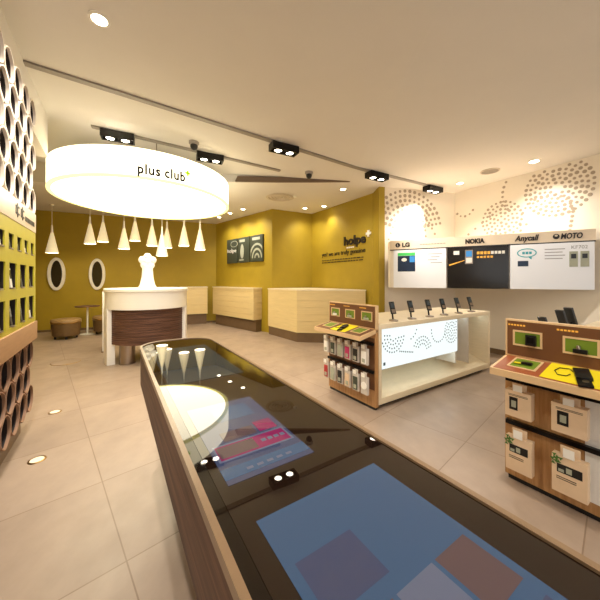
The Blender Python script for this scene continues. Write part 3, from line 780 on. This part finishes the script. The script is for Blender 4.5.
def at_disp(O, x, y, z):
    p = Vector(O)+B*x+A*y; return (p.x, p.y, z)
def tray_M(x, y, out=.003):
    sl = math.atan2(.06, .288); return Matrix.Translation((-.29, 0, .845)) @ Matrix.Rotation(-sl, 4, 'Y') @ Matrix.Translation((x, y, out))
# yellow cards and gadgets on the trays
def tray_things(O, yc, wy, cl, gl, group=None, big=1.0):
    z = .845+.14*math.tan(math.atan2(.06, .288))
    sl = math.atan2(.06, .288)
    c = MB().box(-.125, .13, -wy/2, wy/2, 0, .0025).build('yellow_card', M['yellow']); 
    c.location = at_disp(O, -.29+.145*math.cos(sl), yc, .845+.145*math.sin(sl)+.0036); c.rotation_euler = (Matrix.Rotation(TH, 4, 'Z') @ Matrix.Rotation(-sl, 4, 'Y')).to_euler()
    tag(c, cl, 'card', 'yellow cards on the display trays')
    g = empty('gadget', at_disp(O, -.29+.145*math.cos(sl), yc, .845+.145*math.sin(sl)+.0064), 0, gl, 'phone', 'gadgets on the display trays')
    g.rotation_euler = (Matrix.Rotation(TH, 4, 'Z') @ Matrix.Rotation(-sl, 4, 'Y')).to_euler()
    R = Matrix.Rotation(.35, 4, 'Z'); k = big
    b = MB().box(-.06*k, .055*k, -.032*k, .032*k, 0, .022, .008, M=R).build('phone_body', M['black'], g)
    MB().box(-.10*k, -.02*k, -.028*k, .028*k, .0, .012, .004, M=R @ Matrix.Translation((-.03*k, .006, 0))).build('phone_slide', M['blackmetal'], g)
    MB().lathe([(0, .012), (.013*k, .012), (.013*k, .016), (0, .016)], 16, c=(-.085*k, 0, 0), M=R).build('dial', M['steel'], g)
    pts = [(.02, .03*k+.01, .004), (.05, .07, .004), (.04, .115, .004), (-.01, .125, .004), (-.06, .10, .004), (-.055, .06, .004), (-.02, .05, .004)]
    MB().tube(pts, .0028, 6).build('cable', M['black'], g)
tray_things(I1, .40, .26, 'yellow card on the left display tray', 'black phone lying on the yellow card of the left display tray', big=1.0)
tray_things(I2, .38, .34, 'yellow card on the right display tray', 'black gadget with a cable lying on the yellow card of the right display tray', big=1.15)
# small gadgets standing in the upright windows
for O, lst in ((I1, ((.685, M['white'], 'pale gadget in the far window of the left display'), (.41, M['greyprint'], 'grey gadget in the middle window of the left display'), (.135, M['greyprint'], 'pale grey gadget in the near window of the left display'))),
               (I2, ((.66, M['black'], 'black box shaped gadget in the far window of the right display'), (.41, M['black'], 'black gadget with a silver top in the middle window of the right display')))):
    for y, m_, lab in lst:
        g = empty('window_gadget', at_disp(O, -.050, y, .9925), TH, lab, 'gadget', 'gadgets in the display windows')
        if 'box' in lab:
            MB().box(-.022, -.003, -.03, .03, 0, .075, .004).build('gadget_body', m_, g)
            MB().box(-.0235, -.0215, -.02, .02, .02, .06).build('gadget_face', M['blackmetal'], g)
        else:
            MB().box(-.02, -.003, -.034, .034, 0, .028, .006).build('gadget_body', m_, g)
            MB().lathe([(0, .026), (.011, .028), (.011, .044), (.006, .05), (0, .05)], 16, c=(-.012, .008, 0)).build('gadget_top', M['steel'], g)
# green window in right tray holds a yellow strip and a gadget
for O, lab in ((I2, 'tiny black gadget in the tray window of the right display'),):
    g = empty('window_gadget', at_disp(O, -.15, DEP-.16, .881), TH, lab, 'gadget', 'gadgets in the display windows')
    MB().box(-.02, .02, -.035, .02, 0, .014, .004).build('gadget_body', M['black'], g)
    MB().box(-.024, .0, .022, .06, 0, .006, .002).build('gadget_tag', M['yellow'], g)

# hanging packs
def pack(O, y, ztop, w, h, th, style, label, group, tagc='white', x0=-.085):
    e = empty('hanging_pack', at_disp(O, x0-.035, y, ztop-h), TH, label, 'pack', group)
    card = M['kraft'] if style == 'kraft' else M['clear']
    n = 10
    Mp = plane_M((-th, 0, 0), (0, -1))    # x along the face to the right, y up, z out
    MB().box(-th, 0, -w/2, w/2, 0, h*.80, .004).build('box', card, e)
    MB().box(-th*.55, -th*.45, -w*.28, w*.28, h*.78, h, .001).build('hang_tab', card, e)
    MB().tube([(-th*.5-.03, 0, h*.93), (x0*0+.036, 0, h*.93)], .003, 6).build('hook', M['steel'], e)
    MB().box(-th*.5-.034, -th*.5-.031, -.026, .026, h*.80, h*.99).build('price_tag', M['white'], e)
    if style == 'kraft':
        mb = MB()
        if h < .26:
            mb.m(0).box(-w*.32, w*.0, h*.22, h*.60, 0, .002, M=Mp)
            mb.m(1).box(-w*.24, -w*.06, h*.30, h*.50, 0, .003, M=Mp)
            for r in range(2): mb.m(2).box(-w*.36, w*.38, h*(.68-.035*r), h*(.69-.035*r), 0, .002, M=Mp)
        else:
            mb.m(0).box(-w*.34, w*.36, h*.44, h*.62, 0, .002, M=Mp)
            mb.m(1).box(-w*.08, w*.08, h*.47, h*.58, 0, .003, M=Mp)
            mb.m(1).box(-w*.30, -w*.14, h*.46, h*.52, 0, .003, M=Mp)
            for r in range(2): mb.m(2).box(-w*.36, w*.2, h*(.34-.04*r), h*(.352-.04*r), 0, .002, M=Mp)
        mb.build('print', [M['black'], M['greyprint'], M['ink']], e)
        if h > .26:
            mb = MB()
            for k in range(9):
                a_ = k*2.4; q0 = .004+.0028*k; mb.prism([(-w*.38+q0*math.cos(a_)+(.014 if q % 2 else .006)*math.cos(q+k), h*.70+q0*1.3*math.sin(a_)+(.014 if q % 2 else .006)*math.sin(q+k)) for q in range(6)], .0005*k+.0005, .0005*k+.0015, M=Mp)
            mb.build('leaf_print', M['plant'], e)
    else:
        if style == 'round':
            MB().lathe([(0, .0), (w*.42, 0), (w*.42, .006), (0, .006)], 24, M=Mp @ Matrix.Translation((0, h*.40, 0))).build('round_case', M['white'], e)
        else:
            MB().box(-w*.36, w*.36, h*.06, h*.66, 0, .008, .003, M=Mp).build('case', M[style], e)
            MB().box(-w*.22, w*.22, h*.12, h*.30, .007, .010, M=Mp).build('case_print', M['greyprint'], e)
g1 = 'packs hanging on the left accessory display'
rowu = [('white', 'white accessory pack, leftmost in the upper row of the left display'), ('greyposter', 'olive black case pack, second from the left in the upper row of the left display'), ('greyprint', 'grey case pack, third from the left in the upper row of the left display'),
        ('magenta', 'magenta case pack in the upper row of the left display'), ('black', 'black case pack in the upper row of the left display, right of the magenta one'), ('white', 'tall white pack, rightmost in the upper row of the left display')]
for k, (s_, l) in enumerate(rowu):
    y = .755-.135*k; pack(I1, y, .735, .098, .225, .03, s_, l, g1)
rowl = [('red', 'red case pack, leftmost in the lower row of the left display'), ('greyprint', 'grey case pack, second from the left in the lower row of the left display'), ('black', 'black case pack, third from the left in the lower row of the left display'),
        ('kraftcase', 'tan case pack, fourth from the left in the lower row of the left display'), ('greyposter', 'dark olive case pack, fifth from the left in the lower row of the left display'), ('round', 'pack with a round white case, rightmost in the lower row of the left display')]
M['kraftcase'] = M['kraft']
for k, (s_, l) in enumerate(rowl):
    y = .755-.135*k; pack(I1, y, .425, .098, .245, .03, s_, l, g1)
g2 = 'kraft boxes hanging on the right accessory display'
pack(I2, DEP-.125, .735, .15, .225, .06, 'kraft', 'kraft box with a small black window, upper row, left side of the right display', g2)
pack(I2, DEP-.385, .735, .165, .225, .06, 'kraft', 'kraft box with a small black window, upper row, near the right picture edge', g2)
pack(I2, DEP-.125, .425, .15, .29, .05, 'kraft', 'tall kraft box with a wide dark picture, lower row, left side of the right display', g2)
pack(I2, DEP-.385, .425, .165, .29, .05, 'kraft', 'tall kraft box with a wide dark picture, lower row, near the right picture edge', g2)

# ---------------------------------------------------------- left display shelves
SY0, SY1 = 1.7, 3.79
o = st(-.637, SY0)
sh = empty('display_shelves', (o[0], o[1], 0), TH, 'tall display shelves with round lattice cells and a yellow green middle, at the left edge', 'shelving unit')
Ls = SY1-SY0; bk = -.44
def lattice(name, z0, z1, xf, depth, rim, R=.125, wall_=.013):
    mb = MB(); dx = 2*R; dz = math.sqrt(3)*R; k = 0; z = z1-R
    while z > z0+R*.2:
        y = Ls-R - (R if k % 2 else 0)
        while y > R*.9:
            n = 18
            outer = []; inner = []
            for i in range(n):
                a_ = 2*PI*i/n; f = 1+.035*math.cos(6*a_+PI)
                outer.append((R*1.0*f*math.cos(a_), R*f*math.sin(a_))); inner.append(((R-wall_)*f*math.cos(a_), (R-wall_)*f*math.sin(a_)))
            Mx = Matrix(((0, 0, 1, xf-depth), (1, 0, 0, y), (0, 1, 0, z), (0, 0, 0, 1)))
            mb.m(0).ringprism(outer, inner, depth-.02, depth, M=Mx)
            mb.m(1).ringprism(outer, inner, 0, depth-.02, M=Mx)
            y -= dx
        z -= dz; k += 1
    return mb.build(name, [rim, M['cell']], sh)
lattice('upper_lattice', 2.13, 3.16, 0, .16, M['latticew'], R=.122, wall_=.011)
lattice('lower_lattice', .20, .875, -.02, .22, M['latticeb'], R=.122, wall_=.007)
MB().box(bk, -.165, 0, Ls-.02, .2, .87).build('lower_backing', M['cell'], sh) if False else MB().box(bk, -.245, 0, Ls-.02, .2, .87).build('lower_backing', M['cell'], sh)
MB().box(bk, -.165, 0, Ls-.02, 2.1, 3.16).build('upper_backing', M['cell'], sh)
MB().box(bk, 0, 0, Ls, 1.91, 2.09, .004).build('sign_board', M['fascia'], sh)
MB().box(bk, .01, 0, Ls, .88, 1.05, .004).build('drawer_band', M['oak2'], sh)
MB().box(bk, -.10, .02, Ls-.06, 0, .2).build('plinth', M['base'], sh)
# middle display panel with niches cut as frames
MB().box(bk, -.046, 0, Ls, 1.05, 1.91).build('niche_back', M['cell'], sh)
niches = []
mb = MB(); Y = Ls; zs = [1.05, 1.10, 1.38, 1.42, 1.56, 1.60, 1.78, 1.91]
ys = []; y = Ls-.03
cells = []
for r, (z0, z1) in enumerate(((1.09, 1.30), (1.38, 1.58), (1.68, 1.80))):
    wv = (.20, .20, .13)[r]; y = Ls-.06
    while y-wv > .03:
        cells.append((y-wv, y, z0, z1)); y -= wv+.095
# build panel as horizontal bands plus mullions
zb = [(1.05, 1.09), (1.30, 1.38), (1.58, 1.68), (1.80, 1.91)]
def pan(*q):
    mb.m(0).box(-.014, -.004, *q); mb.m(1).box(-.045, -.014, *q)
for z0, z1 in zb: pan(0, Ls, z0, z1)
for r, (z0, z1) in enumerate(((1.09, 1.30), (1.38, 1.58), (1.68, 1.80))):
    row = sorted([c for c in cells if c[2] == z0]); prev = 0
    for c in row: pan( prev, c[0], z0, z1); prev = c[1]
    pan( prev, Ls, z0, z1)
mb.build('niche_panel', [M['yellowgreen'], M['cell']], sh)
text('手机', .12, plane_M((.002, Ls-.62, 1.955), (0, 1)), M['ink'], sh, width=.24, extrude=.002) if False else None
mb = MB()
for k in range(2): 
    Mx = plane_M((.001, Ls-.66+.15*k, 1.95), (0, 1))
    mb.box(-.05, .05, .02, .034, 0, .003, M=Mx).box(-.05, .05, .075, .089, 0, .003, M=Mx).box(-.008, .008, 0, .11, 0, .003, M=Mx).box(-.05, -.036, .02, .09, 0, .003, M=Mx)
for k in range(7): mb.box(0, .035, 0, .04, 0, .003, M=plane_M((.001, Ls-.42+.05*k, 1.96), (0, 1)))
mb.build('sign_print', M['ink'], sh)
i = 0
for y0_, y1_, z0_, z1_ in cells:
    if y0_ < Ls-1.15: continue
    yc = (y0_+y1_)/2; big = z0_ < 1.3
    p = Vector(st(-.637, SY0))+B*(-.018)+A*yc
    where = 'bottom' if big else ('middle' if z0_ < 1.5 else 'top')
    col_ = int(round((Ls-.06-y1_)/(.225 if z0_ > 1.6 else .295)))
    ordn = ['far end niche', 'second niche from far end', 'third niche from far end', 'fourth niche from far end', 'fifth niche from far end'][col_]; cn = 'black' if i % 3 else 'white'
    g = empty('shelf_phone', (p.x, p.y, z0_), TH, f'{cn} phone on the left shelves, {where} row, {ordn}', 'phone', 'phones in the left shelf niches')
    MB().box(-.024, .022, -.03, .03, 0, .012, .003).build('stand', M['steel'], g)
    R = Matrix.Translation((0, 0, .012)) @ Matrix.Rotation(-.1, 4, 'Y')
    hh = .085 if z0_ > 1.6 else .15
    MB().box(-.006, .006, -.024, .024, 0, hh, .003, M=R).build('phone_body', M['black'] if i % 3 else M['white'], g)
    MB().box(.0055, .0075, -.018, .018, hh*.45, hh*.9, M=R).build('phone_screen', M['scr_off'], g)
    i += 1

# ---------------------------------------------------------- floor fittings
for px, py, lab in ((55, 412, 'round lit lamp set into the floor, farther one beside the left shelves'), (37, 460, 'round lit lamp set into the floor, nearer one beside the left shelves')):
    p = on_floor(px, py)
    e = empty('floor_uplight', p, 0, lab, 'floor lamp', 'lamps set into the floor')
    MB().lathe([(.045, 0), (.060, 0), (.058, .004), (.047, .006), (.045, .003)], 32).build('rim', M['brass'], e)
    MB().lathe([(0, .001), (.046, .001), (.046, .003), (0, .0035)], 32).build('lens', M['uplens'], e)
p = on_floor(66, 362)
e = empty('floor_box', p, 0, 'round floor box cover with a thin brass ring, on the aisle before the stools', 'floor box')
MB().lathe([(.20, 0), (.215, 0), (.212, .003), (.203, .003)], 40).build('brass_ring', M['brass'], e)
MB().lathe([(0, .0005), (.2, .0005), (.2, .0015), (0, .0015)], 40).build('cover', M['floor'], e)

# ------------------------------------------------------------------ light + camera
w = bpy.data.worlds.new('World'); SC.world = w; w.use_nodes = True
w.node_tree.nodes['Background'].inputs[0].default_value = (1, .98, .95, 1)
w.node_tree.nodes['Background'].inputs[1].default_value = 1.0
cd = bpy.data.cameras.new('Camera'); cam = bpy.data.objects.new('Camera', cd); COL.objects.link(cam)
cd.sensor_width = 36; cd.lens = FP/600*36; cd.shift_y = -20/600; cd.shift_x = 1/600; cd.clip_start = .02
cam.location = (0, 0, HC); cam.rotation_euler = (PI/2, 0, 0)
SC.camera = cam
SC.view_settings.view_transform = 'Standard'; SC.view_settings.look = 'None'
SC.view_settings.exposure = .6; SC.view_settings.gamma = 1; SC.view_settings.use_curve_mapping = False
